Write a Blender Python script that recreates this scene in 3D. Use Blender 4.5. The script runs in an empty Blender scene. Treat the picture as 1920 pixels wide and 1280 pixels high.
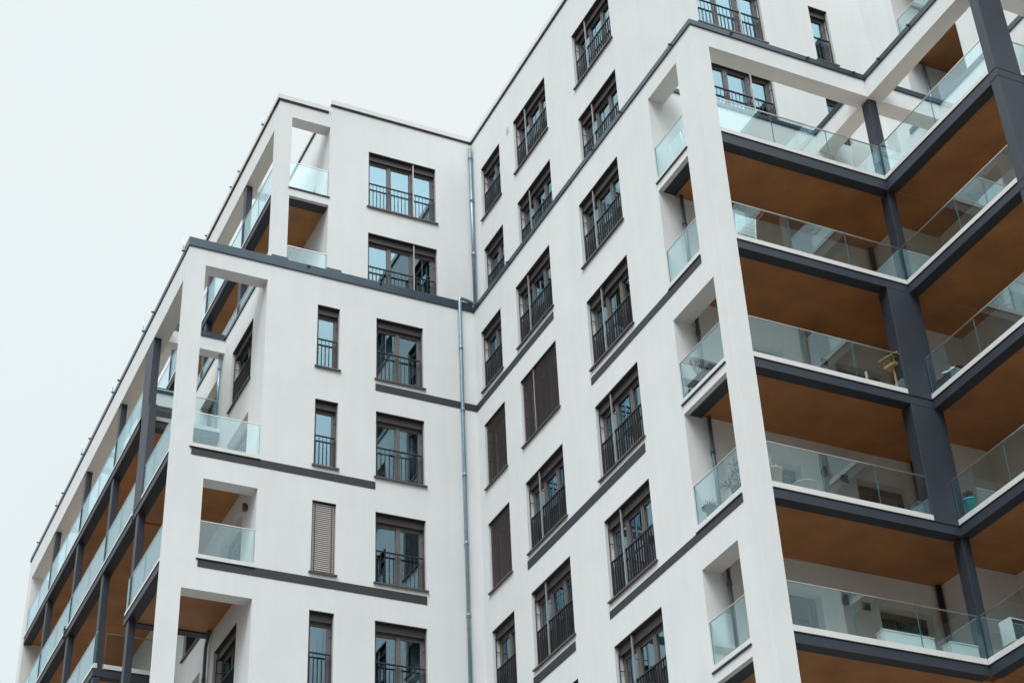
import bpy, bmesh, math, random
from mathutils import Vector, Matrix
random.seed(7)
S = bpy.context.scene
COL = S.collection

# ------------------------------------------------------------------ camera
# (eye at the origin, 1.6 m above the pavement; X runs along the front facade, Y away, Z up)
RR = [(0.90511605, -0.42322017, -0.04061556), (-0.21120508, -0.53047827, 0.82096603), (0.36899505, 0.73449132, 0.56953065)]
FPX = 3242.813
cam_d = bpy.data.cameras.new("Camera")
cam = bpy.data.objects.new("Camera", cam_d)
COL.objects.link(cam)
cam_d.sensor_width = 36.0
cam_d.lens = FPX / 1920.0 * 36.0
cam_d.clip_start = 0.1
cam_d.clip_end = 3000.0
r_, u_, f_ = [Vector(v) for v in RR]
cam.matrix_world = Matrix(((r_.x, u_.x, -f_.x, 0), (r_.y, u_.y, -f_.y, 0), (r_.z, u_.z, -f_.z, 0), (0, 0, 0, 1)))
S.camera = cam

# ------------------------------------------------------------------ sky and sun (pale overcast)
SUN_EL, SUN_AZ = math.radians(56), math.radians(220)      # azimuth clockwise from +Y
W = bpy.data.worlds.new("World")
S.world = W
W.use_nodes = True
nt = W.node_tree
nt.nodes.clear()
def N(t, tree=None, **kw):
    n = (tree or nt).nodes.new(t)
    for k, v in kw.items(): setattr(n, k, v)
    return n
L = nt.links.new
out = N('ShaderNodeOutputWorld')
bg = N('ShaderNodeBackground')
sky = N('ShaderNodeTexSky')
sky.sky_type = 'NISHITA'; sky.sun_disc = False
sky.sun_elevation = SUN_EL; sky.sun_rotation = SUN_AZ
sky.air_density = 1.0; sky.dust_density = 3.0
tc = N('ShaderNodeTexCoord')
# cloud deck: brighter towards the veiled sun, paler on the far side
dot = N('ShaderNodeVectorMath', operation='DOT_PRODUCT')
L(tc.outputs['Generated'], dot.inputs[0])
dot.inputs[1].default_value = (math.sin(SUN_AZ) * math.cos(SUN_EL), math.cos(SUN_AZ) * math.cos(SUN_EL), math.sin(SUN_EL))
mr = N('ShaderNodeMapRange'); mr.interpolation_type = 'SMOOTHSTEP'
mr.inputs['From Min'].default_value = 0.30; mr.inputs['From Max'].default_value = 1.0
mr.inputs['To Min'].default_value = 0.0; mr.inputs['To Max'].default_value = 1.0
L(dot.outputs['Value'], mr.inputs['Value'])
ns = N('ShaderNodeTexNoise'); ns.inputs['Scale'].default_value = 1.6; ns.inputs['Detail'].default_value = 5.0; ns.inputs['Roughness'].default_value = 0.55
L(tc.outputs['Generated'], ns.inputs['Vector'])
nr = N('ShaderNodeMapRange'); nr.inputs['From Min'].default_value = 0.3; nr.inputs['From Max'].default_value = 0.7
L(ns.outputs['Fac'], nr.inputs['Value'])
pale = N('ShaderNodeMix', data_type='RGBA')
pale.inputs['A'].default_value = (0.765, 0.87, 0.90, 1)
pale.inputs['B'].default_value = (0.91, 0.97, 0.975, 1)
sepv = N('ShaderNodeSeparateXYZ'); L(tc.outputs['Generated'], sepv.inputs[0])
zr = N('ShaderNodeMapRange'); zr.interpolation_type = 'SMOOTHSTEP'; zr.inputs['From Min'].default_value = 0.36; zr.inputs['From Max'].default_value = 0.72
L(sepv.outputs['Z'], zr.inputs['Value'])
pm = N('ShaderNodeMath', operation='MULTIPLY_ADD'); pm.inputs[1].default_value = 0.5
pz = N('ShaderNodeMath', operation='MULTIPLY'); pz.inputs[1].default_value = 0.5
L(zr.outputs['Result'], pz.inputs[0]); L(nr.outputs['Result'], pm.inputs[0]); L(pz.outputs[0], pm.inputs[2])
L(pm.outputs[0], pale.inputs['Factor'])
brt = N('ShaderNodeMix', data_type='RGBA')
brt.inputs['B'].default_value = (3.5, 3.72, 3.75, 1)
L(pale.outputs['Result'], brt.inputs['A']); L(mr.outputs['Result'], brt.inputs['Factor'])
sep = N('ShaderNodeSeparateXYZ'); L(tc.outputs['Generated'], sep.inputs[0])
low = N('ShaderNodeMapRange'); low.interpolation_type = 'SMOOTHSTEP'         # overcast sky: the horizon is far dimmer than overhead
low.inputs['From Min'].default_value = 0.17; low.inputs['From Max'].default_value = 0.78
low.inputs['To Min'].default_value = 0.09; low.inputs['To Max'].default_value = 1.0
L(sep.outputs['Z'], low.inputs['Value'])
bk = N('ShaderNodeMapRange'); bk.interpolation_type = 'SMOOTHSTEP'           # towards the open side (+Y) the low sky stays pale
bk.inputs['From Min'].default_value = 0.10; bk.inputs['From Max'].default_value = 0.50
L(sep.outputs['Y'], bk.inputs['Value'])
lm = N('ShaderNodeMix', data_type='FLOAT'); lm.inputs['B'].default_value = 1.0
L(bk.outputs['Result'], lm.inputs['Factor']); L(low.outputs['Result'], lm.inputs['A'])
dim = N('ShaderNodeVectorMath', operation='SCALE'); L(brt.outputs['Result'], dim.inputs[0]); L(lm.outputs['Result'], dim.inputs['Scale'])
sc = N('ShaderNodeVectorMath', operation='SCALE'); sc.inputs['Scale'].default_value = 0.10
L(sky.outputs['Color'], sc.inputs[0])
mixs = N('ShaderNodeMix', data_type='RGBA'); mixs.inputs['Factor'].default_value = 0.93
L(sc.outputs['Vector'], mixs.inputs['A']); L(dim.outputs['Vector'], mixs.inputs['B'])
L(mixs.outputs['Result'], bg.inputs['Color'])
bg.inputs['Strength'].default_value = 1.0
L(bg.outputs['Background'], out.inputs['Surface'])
sd = bpy.data.lights.new("Sun", 'SUN'); sd.energy = 1.15; sd.angle = math.radians(20); sd.color = (1.0, 1.0, 1.0)
so = bpy.data.objects.new("Sun", sd); COL.objects.link(so)
sv = Vector((math.sin(SUN_AZ) * math.cos(SUN_EL), math.cos(SUN_AZ) * math.cos(SUN_EL), math.sin(SUN_EL)))
so.rotation_euler = sv.to_track_quat('Z', 'Y').to_euler(); so.location = sv * 200

vs = S.view_settings
vs.view_transform = 'Standard'; vs.look = 'None'; vs.exposure = 0.0; vs.gamma = 1.0
S.cycles.max_bounces = 10; S.cycles.transparent_max_bounces = 24; S.cycles.diffuse_bounces = 5; S.cycles.glossy_bounces = 5

# ------------------------------------------------------------------ materials
MATS = {}
def mat(name, color, rough=0.6, metal=0.0, spec=0.5, var=0.0, scale=3.0, bump=0.0, streak=0.0, color2=None, bscale=60.0):
    if name in MATS: return MATS[name]
    m = bpy.data.materials.new(name); m.use_nodes = True
    t = m.node_tree; b = t.nodes['Principled BSDF']
    b.inputs['Roughness'].default_value = rough; b.inputs['Metallic'].default_value = metal
    b.inputs['Specular IOR Level'].default_value = spec
    b.inputs['Base Color'].default_value = (*color, 1)
    if var or streak or color2:
        g = t.nodes.new('ShaderNodeNewGeometry')
        n = t.nodes.new('ShaderNodeTexNoise'); n.inputs['Scale'].default_value = scale; n.inputs['Detail'].default_value = 6; n.inputs['Roughness'].default_value = 0.6
        t.links.new(g.outputs['Position'], n.inputs['Vector'])
        c2 = color2 or tuple(c * (1 - var) for c in color)
        mx = t.nodes.new('ShaderNodeMix'); mx.data_type = 'RGBA'
        mx.inputs['A'].default_value = (*color, 1); mx.inputs['B'].default_value = (*c2, 1)
        rg = t.nodes.new('ShaderNodeMapRange'); rg.inputs['From Min'].default_value = 0.35; rg.inputs['From Max'].default_value = 0.7
        t.links.new(n.outputs['Fac'], rg.inputs['Value']); t.links.new(rg.outputs['Result'], mx.inputs['Factor'])
        last = mx.outputs['Result']
        if streak:
            mp = t.nodes.new('ShaderNodeMapping'); mp.inputs['Scale'].default_value = (2.3, 2.3, 0.13)
            t.links.new(g.outputs['Position'], mp.inputs['Vector'])
            n2 = t.nodes.new('ShaderNodeTexNoise'); n2.inputs['Scale'].default_value = 1.6; n2.inputs['Detail'].default_value = 5
            t.links.new(mp.outputs['Vector'], n2.inputs['Vector'])
            r2 = t.nodes.new('ShaderNodeMapRange'); r2.inputs['From Min'].default_value = 0.45; r2.inputs['From Max'].default_value = 0.8
            r2.inputs['To Max'].default_value = streak
            t.links.new(n2.outputs['Fac'], r2.inputs['Value'])
            m2 = t.nodes.new('ShaderNodeMix'); m2.data_type = 'RGBA'; m2.inputs['B'].default_value = (color[0] * .72, color[1] * .72, color[2] * .71, 1)
            t.links.new(last, m2.inputs['A']); t.links.new(r2.outputs['Result'], m2.inputs['Factor'])
            last = m2.outputs['Result']
        t.links.new(last, b.inputs['Base Color'])
    if bump:
        g2 = t.nodes.new('ShaderNodeNewGeometry')
        n3 = t.nodes.new('ShaderNodeTexNoise'); n3.inputs['Scale'].default_value = bscale; n3.inputs['Detail'].default_value = 4
        t.links.new(g2.outputs['Position'], n3.inputs['Vector'])
        bp = t.nodes.new('ShaderNodeBump'); bp.inputs['Strength'].default_value = bump; bp.inputs['Distance'].default_value = 0.02
        t.links.new(n3.outputs['Fac'], bp.inputs['Height']); t.links.new(bp.outputs['Normal'], b.inputs['Normal'])
    MATS[name] = m
    return m

def glass(name, tint, gloss, ior, rough=0.0, boost=0.0):
    if name in MATS: return MATS[name]
    m = bpy.data.materials.new(name); m.use_nodes = True
    t = m.node_tree; t.nodes.clear()
    o = t.nodes.new('ShaderNodeOutputMaterial')
    tr = t.nodes.new('ShaderNodeBsdfTransparent'); tr.inputs['Color'].default_value = (*tint, 1)
    gl = t.nodes.new('ShaderNodeBsdfGlossy'); gl.inputs['Color'].default_value = (*gloss, 1); gl.inputs['Roughness'].default_value = rough
    fr = t.nodes.new('ShaderNodeFresnel')
    ge = t.nodes.new('ShaderNodeNewGeometry')          # same reflectance on the way in and out of the sheet
    im = t.nodes.new('ShaderNodeMapRange'); im.inputs['To Min'].default_value = ior; im.inputs['To Max'].default_value = 1.0 / ior
    t.links.new(ge.outputs['Backfacing'], im.inputs['Value']); t.links.new(im.outputs['Result'], fr.inputs['IOR'])
    fac = fr.outputs['Fac']
    if boost:
        ad = t.nodes.new('ShaderNodeMath'); ad.operation = 'ADD'; ad.use_clamp = True; ad.inputs[1].default_value = boost
        t.links.new(fac, ad.inputs[0]); fac = ad.outputs[0]
    mx = t.nodes.new('ShaderNodeMixShader')
    t.links.new(fac, mx.inputs['Fac']); t.links.new(tr.outputs[0], mx.inputs[1]); t.links.new(gl.outputs[0], mx.inputs[2])
    t.links.new(mx.outputs[0], o.inputs['Surface'])
    MATS[name] = m
    return m

M_PLASTER = mat('white_plaster', (0.775, 0.793, 0.792), 0.9, spec=0.2, var=0.045, scale=0.9, bump=0.12, streak=0.16)
M_FRAMEPL = M_PLASTER
M_BAND = mat('charcoal_band', (0.031, 0.033, 0.042), 0.65, var=0.15, scale=5)
M_DARK = mat('anthracite_paint', (0.033, 0.042, 0.061), 0.55, var=0.16, scale=2.2, bump=0.05)
M_COPE = mat('slate_coping', (0.052, 0.076, 0.098), 0.34, metal=0.45, var=0.2, scale=2)
M_COPEW = mat('pale_coping', (0.72, 0.72, 0.70), 0.5, var=0.06, scale=2)
M_SOFF = mat('ochre_soffit', (0.50, 0.225, 0.075), 0.5, color2=(0.32, 0.14, 0.055), scale=0.9, bump=0.05)
M_FRAME = mat('taupe_frame', (0.165, 0.145, 0.14), 0.45, var=0.1, scale=8)
M_FRAMED = mat('dark_brown_trim', (0.052, 0.043, 0.042), 0.5, var=0.1, scale=8)
M_SILL = mat('bronze_sill', (0.12, 0.10, 0.095), 0.4, metal=0.3, var=0.1)
M_RAIL = mat('black_steel', (0.026, 0.024, 0.028), 0.45)
M_TUBE = mat('pale_aluminium', (0.42, 0.41, 0.40), 0.4, metal=0.4)
M_STEEL = mat('brushed_steel', (0.62, 0.64, 0.65), 0.3, metal=0.9)
M_ZINC = mat('zinc_pipe', (0.27, 0.38, 0.44), 0.38, metal=0.55, var=0.22, scale=6)
M_DPIPE = mat('dark_pipe', (0.11, 0.14, 0.17), 0.45, metal=0.4)
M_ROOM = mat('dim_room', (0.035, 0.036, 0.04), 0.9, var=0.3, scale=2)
M_CURT = mat('pale_curtain', (0.55, 0.66, 0.64), 0.9, var=0.25, scale=4)
M_SCREEN = mat('white_sheet', (0.78, 0.80, 0.80), 0.8, var=0.06)
M_BLIND = mat('beige_slat', (0.44, 0.405, 0.385), 0.5)
M_BLINDD = mat('brown_slat', (0.135, 0.112, 0.108), 0.5)
M_CURB = mat('white_curb', (0.76, 0.76, 0.74), 0.7, var=0.08, scale=3, streak=0.2)
M_FLOOR = mat('sandy_pavers', (0.50, 0.385, 0.30), .85, var=.2)
M_PANE = glass('coated_window_glass', (0.68, 0.75, 0.77), (0.55, 0.79, 0.91), 1.55, 0.0, 0.22)
M_GLASS = glass('balustrade_glass', (0.90, 0.967, 0.97), (0.76, 0.94, 1.0), 1.5, 0.0, 0.06)
M_GEDGE = mat('glass_edge', (0.05, 0.22, 0.25), 0.15)
M_GROUND = mat('pale_paving', (0.062, 0.045, 0.036), 0.9, var=0.2, scale=0.6, bump=0.1)

# ------------------------------------------------------------------ helpers
GZ = -1.6
def tag(o, label=None, cat=None, group=None, kind=None):
    if label: o['label'] = label
    if cat: o['category'] = cat
    if group: o['group'] = group
    if kind: o['kind'] = kind
    return o
class MB:
    def __init__(s): s.bm = bmesh.new()
    def box(s, x0, x1, y0, y1, z0, z1, mi=0):
        if x1 < x0: x0, x1 = x1, x0
        if y1 < y0: y0, y1 = y1, y0
        if z1 < z0: z0, z1 = z1, z0
        v = [s.bm.verts.new(p) for p in ((x0, y0, z0), (x1, y0, z0), (x1, y1, z0), (x0, y1, z0), (x0, y0, z1), (x1, y0, z1), (x1, y1, z1), (x0, y1, z1))]
        fs = []
        for q in ((3, 2, 1, 0), (4, 5, 6, 7), (0, 1, 5, 4), (1, 2, 6, 5), (2, 3, 7, 6), (3, 0, 4, 7)):
            f = s.bm.faces.new([v[i] for i in q]); f.material_index = mi; fs.append(f)
        return fs
    def hexa(s, pts, mi=0):
        v = [s.bm.verts.new(p) for p in pts]
        for q in ((3, 2, 1, 0), (4, 5, 6, 7), (0, 1, 5, 4), (1, 2, 6, 5), (2, 3, 7, 6), (3, 0, 4, 7)):
            f = s.bm.faces.new([v[i] for i in q]); f.material_index = mi
        return s
    def tube(s, pts, r, n=10, cap=True, smooth=True, mi=0):
        pts = [Vector(p) for p in pts]
        rs = r if isinstance(r, (list, tuple)) else [r] * len(pts)
        rings = []
        for i, p in enumerate(pts):
            d = (pts[min(i + 1, len(pts) - 1)] - pts[max(i - 1, 0)]).normalized()
            a = d.orthogonal().normalized() if i == 0 else (prev - d * prev.dot(d)).normalized()
            prev = a
            b = d.cross(a)
            rings.append([s.bm.verts.new(p + (a * math.cos(2 * math.pi * k / n) + b * math.sin(2 * math.pi * k / n)) * rs[i]) for k in range(n)])
        for i in range(len(rings) - 1):
            for k in range(n):
                f = s.bm.faces.new((rings[i][k], rings[i][(k + 1) % n], rings[i + 1][(k + 1) % n], rings[i + 1][k])); f.smooth = smooth; f.material_index = mi
        if cap:
            f = s.bm.faces.new(rings[0][::-1]); f.material_index = mi
            f = s.bm.faces.new(rings[-1]); f.material_index = mi
        return s
    def quad(s, pts, mi=0, smooth=False):
        f = s.bm.faces.new([s.bm.verts.new(p) for p in pts]); f.material_index = mi; f.smooth = smooth
    def build(s, name, mats, parent=None, bevel=0.0):
        me = bpy.data.meshes.new(name); 
        s.bm.normal_update()
        s.bm.to_mesh(me); s.bm.free()
        o = bpy.data.objects.new(name, me)
        for m in (mats if isinstance(mats, (list, tuple)) else [mats]): me.materials.append(m)
        COL.objects.link(o)
        if bevel:
            md = o.modifiers.new('Bevel', 'BEVEL'); md.width = bevel; md.segments = 2; md.limit_method = 'ANGLE'; md.angle_limit = math.radians(50)
        if parent is not None: attach(o, parent)
        return o
def wpos(o):
    v = Vector(o.location)
    while o.parent is not None:
        v += o.matrix_parent_inverse.to_translation(); o = o.parent; v += o.location
    return v
def attach(o, p):
    o.parent = p
    o.matrix_parent_inverse = Matrix.Translation(-wpos(p))
def empty(name, loc, rz=0):
    o = bpy.data.objects.new(name, None); o.location = loc; o.rotation_euler = (0, 0, rz); o.empty_display_size = 0.3
    COL.objects.link(o); return o

# a facade frame: axis 'F' faces -Y (u = x, depth = +y), axis 'L' faces -X (u = y, depth = +x)
def P3(ax, c, u, d, z): return (u, c + d, z) if ax == 'F' else (c + d, u, z)
def fbox(mb, ax, c, u0, u1, d0, d1, z0, z1, mi=0):
    if ax == 'F': return mb.box(u0, u1, c + d0, c + d1, z0, z1, mi)
    return mb.box(c + d0, c + d1, u0, u1, z0, z1, mi)

def wall(ax, c, u0, u1, z0, z1, th, holes, name, m, parent):
    us = sorted({u0, u1} | {h[i] for h in holes for i in (0, 1) if u0 < h[i] < u1})
    zs = sorted({z0, z1} | {h[i] for h in holes for i in (2, 3) if z0 < h[i] < z1})
    def solid(i, j):
        if i < 0 or j < 0 or i >= len(us) - 1 or j >= len(zs) - 1: return False
        uc, zc = (us[i] + us[i + 1]) / 2, (zs[j] + zs[j + 1]) / 2
        return not any(h[0] < uc < h[1] and h[2] < zc < h[3] for h in holes)
    mb = MB(); bm = mb.bm
    for i in range(len(us) - 1):
        for j in range(len(zs) - 1):
            if not solid(i, j): continue
            a, b, p, q = us[i], us[i + 1], zs[j], zs[j + 1]
            mb.quad([P3(ax, c, a, 0, p), P3(ax, c, b, 0, p), P3(ax, c, b, 0, q), P3(ax, c, a, 0, q)])
            mb.quad([P3(ax, c, a, th, p), P3(ax, c, a, th, q), P3(ax, c, b, th, q), P3(ax, c, b, th, p)])
            if not solid(i - 1, j): mb.quad([P3(ax, c, a, 0, p), P3(ax, c, a, 0, q), P3(ax, c, a, th, q), P3(ax, c, a, th, p)])
            if not solid(i + 1, j): mb.quad([P3(ax, c, b, 0, p), P3(ax, c, b, th, p), P3(ax, c, b, th, q), P3(ax, c, b, 0, q)])
            if not solid(i, j - 1): mb.quad([P3(ax, c, a, 0, p), P3(ax, c, a, th, p), P3(ax, c, b, th, p), P3(ax, c, b, 0, p)])
            if not solid(i, j + 1): mb.quad([P3(ax, c, a, 0, q), P3(ax, c, b, 0, q), P3(ax, c, b, th, q), P3(ax, c, a, th, q)])
    bmesh.ops.remove_doubles(bm, verts=bm.verts, dist=0.0005)
    bmesh.ops.recalc_face_normals(bm, faces=bm.faces)
    return mb.build(name, m, parent)

# ------------------------------------------------------------------ ground
g = MB(); g.box(-400, 400, -400, 400, GZ - 0.3, GZ)
tag(g.build('ground', M_GROUND), 'pale paved ground of the street below the apartment building', 'ground', kind='structure')
g = MB(); g.box(18.6, 60, -30, 23.3, GZ + .001, GZ + .06)  # unseen dark patch, added to cut ground bounce onto the inner corner soffits
tag(g.build('bounce_dimmer', mat('bounce_dimmer_green', (0.022, 0.034, 0.014), .95, var=.4, scale=5)), 'unseen dark green ground patch added under the right wing to cut bounce light', 'bounce_dimmer', kind='structure')

# ------------------------------------------------------------------ the building
B = empty('apartment_building', (17.0, 33.0, GZ))
tag(B, 'white plastered apartment block with charcoal bands, ochre balcony undersides and glass balustrades', 'building')

XW, YF, YB, XG = 16.806, 35.757, 23.57, 21.63      # side wall, front wall, front of right wing, inner balcony edge
XWU, YFU, YBU = 17.0, 35.95, 25.93                 # set-back upper storeys
XL, XLW = 8.61, 10.78                              # left balcony edge, left inner wall
XUL, XULW = 10.93, 12.49                           # upper left balcony edge, inner wall
XGW = 23.85                                        # inner wall of the right wing
YBW = 25.67                                        # back wall of the right wing's balconies
YLE = 54.9
ZTOP, ZROOF = 28.40, 34.86
TH = 0.35
FL = [1.5, 4.5, 7.5, 10.5, 13.5, 16.5, 19.5, 22.5, 25.5]          # finished floors below the cornice
WZ = lambda f: (f - 0.01, f + 1.96)                # window head and foot for a floor

WINDOWS = []      # (axis, plane, u0, u1, z0, z1, kind, options)
def addw(ax, c, u0, u1, z0, z1, n, **kw): WINDOWS.append((ax, c, u0, u1, z0, z1, n, kw))

# --- window schedule
WA, WB_, WC = (34.05, 35.33), (31.05, 33.09), (27.31, 29.36)
for f in (13.5, 16.5, 19.5, 22.5, 25.5, 28.5, 31.5):
    c = XW if f < 28 else XWU
    z0, z1 = f - 0.01 , f + 1.94
    if f >= 28: z1 = f + 1.90
    addw('L', c, *WA, z0, z1, 2, blind=2 if f in (19.5, 22.5) else 0, key=('A', f))
    addw('L', c, *WB_, z0, z1, 3, blind=2 if f == 22.5 else 0, key=('B', f))
    addw('L', c, *WC, z0, z1, 3, key=('C', f))
for f in (13.5, 16.5, 19.5, 22.5, 25.5):
    addw('F', YF, 12.20, 12.83, f - 0.02, f + 1.96, 1, blind=1 if f == 19.5 else 0, key=('S', f))
    addw('F', YF, 13.88, 15.25, f - 0.02, f + 1.96, 2, key=('D', f))
for f in (28.5, 31.5):
    addw('F', YFU, 13.69, 15.80, f - 0.05, f + 2.0, 3, key=('T', f))
    addw('F', YBU, 18.80, 20.80, f - 0.02, f + 1.97, 3, key=('U', f))
    addw('F', YBU, 22.38, 22.98, f - 0.02, f + 1.97, 1, key=('V', f))
def holes_of(ax, c, lo=-99, hi=999): return [(w[2], w[3], w[4], w[5]) for w in WINDOWS if w[0] == ax and abs(w[1] - c) < 1e-6 and lo < w[2] < hi]

# --- walls
ZB = GZ
wall('L', XW, YBW, YF, ZB, ZTOP, TH, holes_of('L', XW), 'side_wall', M_PLASTER, B)
WOPEN = [(24.33, YBW, 22.28, 27.88), (23.97, YBW, 16.28, 21.46), (24.33, YBW, 10.28, 15.46), (23.97, YBW, 4.28, 9.46), (24.33, YBW, GZ + .5, 3.46)]
wall('L', XW, YB, YBW, ZB, ZTOP, 0.434, [(a, b + .001, c, d) for a, b, c, d in WOPEN], 'corner_frame', M_PLASTER, B)
FOPEN = [(9.075, XLW, 22.30, 27.88), (9.41, XLW, 19.33, 21.49), (9.06, XLW, 13.33, 18.50)]
wall('F', YF, XL, XLW, ZB, ZTOP, 0.42, [(a, b + .001, c, d) for a, b, c, d in FOPEN], 'corner_frame', M_PLASTER, B)
wall('F', YF, XLW, XW + TH, ZB, ZTOP, TH, holes_of('F', YF), 'front_wall', M_PLASTER, B)
# left inner wall, with a door or french window on each bay and floor
BAY = [36.18, 38.98, 42.57, 46.70, 50.80, 54.2]
for k, f in enumerate(FL):
    if f < 13: continue
    for i in range(5):
        y0 = BAY[i] + 0.75 if i == 0 else BAY[i] + 1.0
        y1 = y0 + 1.85
        addw('L', XLW, y0, y1, f - 0.01, f + 1.93, 2, key=('I', f, i), rail=((i == 0 and f in (25.5, 16.5)) or (i == 1 and f == 19.5)), deep=0.22)
wall('L', XLW, YF + TH, YLE, ZB, ZTOP, 0.3, holes_of('L', XLW), 'balcony_wall', M_PLASTER, B)
# left frame beam and end wall
wall('L', XL, YF + 0.42, YLE, 27.55, ZTOP, 0.42, [], 'frame_beam', M_PLASTER, B)
wall('F', 54.3, XL, XLW, ZB, 27.55, 0.6, [(8.95, 9.85, f - 0.2, f + 1.55) for f in (22.5, 16.5)], 'end_wall', M_PLASTER, B)
# upper storeys
wall('L', XWU, YBU, YFU, ZTOP - 0.1, ZROOF, TH, holes_of('L', XWU), 'upper_side_wall', M_PLASTER, B)
wall('F', YFU, XULW, XWU + TH, ZTOP - 0.1, ZROOF, TH, holes_of('F', YFU), 'upper_front_wall', M_PLASTER, B)
wall('F', YFU, XUL, XULW, ZTOP - 0.1, 34.55, 0.40, [(11.33, XULW + .001, 28.45, 34.03)], 'upper_corner_frame', M_PLASTER, B)
for f in (28.5, 31.5):
    for i, y0 in enumerate((37.1, 40.4, 44.2, 48.0)):
        addw('L', XULW, y0, y0 + 1.6, f - 0.01, f + 1.2, 2, key=('J', f, i), rail=False, deep=0.22)
wall('L', XULW, YFU + TH, YLE, ZTOP - 0.1, ZROOF, 0.3, holes_of('L', XULW), 'upper_balcony_wall', M_PLASTER, B)
wall('L', XUL, YFU + 0.40, YLE, 33.72, 34.55, 0.40, [], 'upper_frame_beam', M_PLASTER, B)
wall('F', YBU, XWU + TH, 24.2, 24.6, ZROOF, TH, holes_of('F', YBU), 'upper_back_wall', M_PLASTER, B)
# right wing balconies: back wall, inner wall, stub
for f in FL:
    if 12 < f < 25:
        addw('F', YBW, 20.98, 22.33, f - 0.01, f + 1.92, 2, key=('K', f), rail=False, deep=0.22)
        addw('F', YBW, 18.15, 19.57, f - 0.01, f + 1.92, 2, key=('K2', f), rail=False, deep=0.22)
        addw('L', XGW, 21.2, 23.7, f - 0.01, f + 1.75, 3, key=('G', f), rail=False, deep=0.22)
wall('F', YBW, XW + TH, 22.64, ZB, 28.37, 0.25, holes_of('F', YBW), 'balcony_back_wall', M_PLASTER, B)
mb = MB(); mb.box(22.64, XGW, 24.62, 25.92, ZB, 25.1); mb.build('wall_stub', M_PLASTER, B)
mb = MB(); mb.box(22.64, XGW, 25.60, 25.92, 25.1, 28.37); mb.build('wall_stub', M_PLASTER, B)
wall('L', XGW, 12.0, 25.93, ZB, 28.40, 0.34, holes_of('L', XGW), 'inner_wall', M_PLASTER, B)
# roof frame of the right wing
mb = MB()
mb.box(XW + 0.434, XGW, YB, YB + 0.43, 27.88, ZTOP)                       # front beam running on to the inner wall
mb.box(XG, XG + 0.43, 19.55, YB, 27.88, ZTOP)                             # beam along the inner edge
mb.box(XG, XG + 0.43, YB + 0.43, YBW, 27.88, ZTOP)                        # beam back to the wall
mb.box(XG + 0.43, XGW, 19.55, 19.98, 27.88, ZTOP)
mb.build('roof_frame', M_PLASTER, B)
mb = MB(); mb.box(XW, XW + 0.434, YB, YB + 0.43, ZB, ZB + 0.1); mb.bm.free()
# white corner pillar on the front (the corner frame's return)
# upper inner loggia of the right wing
mb = MB()
mb.box(24.2, 29.0, 24.75, 25.93, ZTOP - 0.1, ZROOF)
mb.build('upper_return_wall', M_PLASTER, B)
mb = MB(); mb.box(24.2, 24.85, 20.6, 22.75, ZTOP - 0.2, 31.1); mb.box(26.2, 26.5, 12.0, 24.75, ZTOP - 0.2, ZROOF)
mb.build('upper_pier', M_PLASTER, B)

# --- copings
def coping(pts, name, m, z0, z1, over=0.035, depth=0.47, sub=None):
    """list of boxes along axis-aligned runs: ('x'|'y', plane, a, b, side)"""
    mb = MB()
    for ax, c, a, b in pts:
        if ax == 'F': mb.box(a, b, c - over, c + depth, z0, z1)
        else: mb.box(c - over, c + depth, a, b, z0, z1)
    return mb.build(name, m, B, bevel=0.008)
CZ0, CZ1 = ZTOP, 28.56
coping([('L', XL, YF + .47, YLE)], 'coping', M_COPE, CZ0, CZ1)
coping([('F', YF, XL - .035, XW - .035)], 'coping', M_COPE, CZ0, CZ1 + 0.12)
coping([('L', XW, YB + .47, YF + .47)], 'coping', M_COPE, CZ0, CZ1)
coping([('F', YB, XW - .035, XG - .035)], 'coping', M_COPE, CZ0, CZ1)
coping([('L', XG, 19.5, YB + .47)], 'coping', M_COPE, CZ0, CZ1)
coping([('F', YB, XG + .47, XGW - .035)], 'coping', M_COPE, CZ0, CZ1)
coping([('L', XG, YB + .47, YBU)], 'coping', M_COPE, CZ0, CZ1)
coping([('L', XGW, 12.0, 24.75)], 'coping', M_COPE, CZ0, CZ1, depth=0.35)
coping([('F', 19.55, XG + .47, XGW - .035)], 'coping', M_COPE, CZ0, CZ1)
coping([('F', YBW, XW + .47, XG - .035)], 'coping', M_COPE, 28.37, 28.5, depth=0.24)
coping([('L', XLW, YF + .47, YLE)], 'coping', M_COPE, CZ0, CZ1 - 0.05, depth=0.14)
for x0, x1 in ((10.86, 11.33), (12.44, 12.86)):
    mb = MB(); mb.box(x0, x1, YF + .03, YFU - .002, 28.681, 28.80); mb.build('coping_upstand', M_COPE, B)
# cross beams over the left terrace
for y in (39.6, 42.9, 47.0, 51.1):
    mb = MB(); mb.box(XL + .42, XLW, y, y + .35, 27.95, 28.38); mb.build('cross_beam', M_PLASTER, B)
    mb = MB(); mb.box(XL + .47, XLW - .04, y - .03, y + .38, 28.381, 28.55); mb.build('coping', M_COPE, B)
for y in (39.5, 42.9, 47.0):
    mb = MB(); mb.box(XUL + .40, XULW, y, y + .35, 34.0, 34.5); mb.build('cross_beam', M_PLASTER, B)
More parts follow.
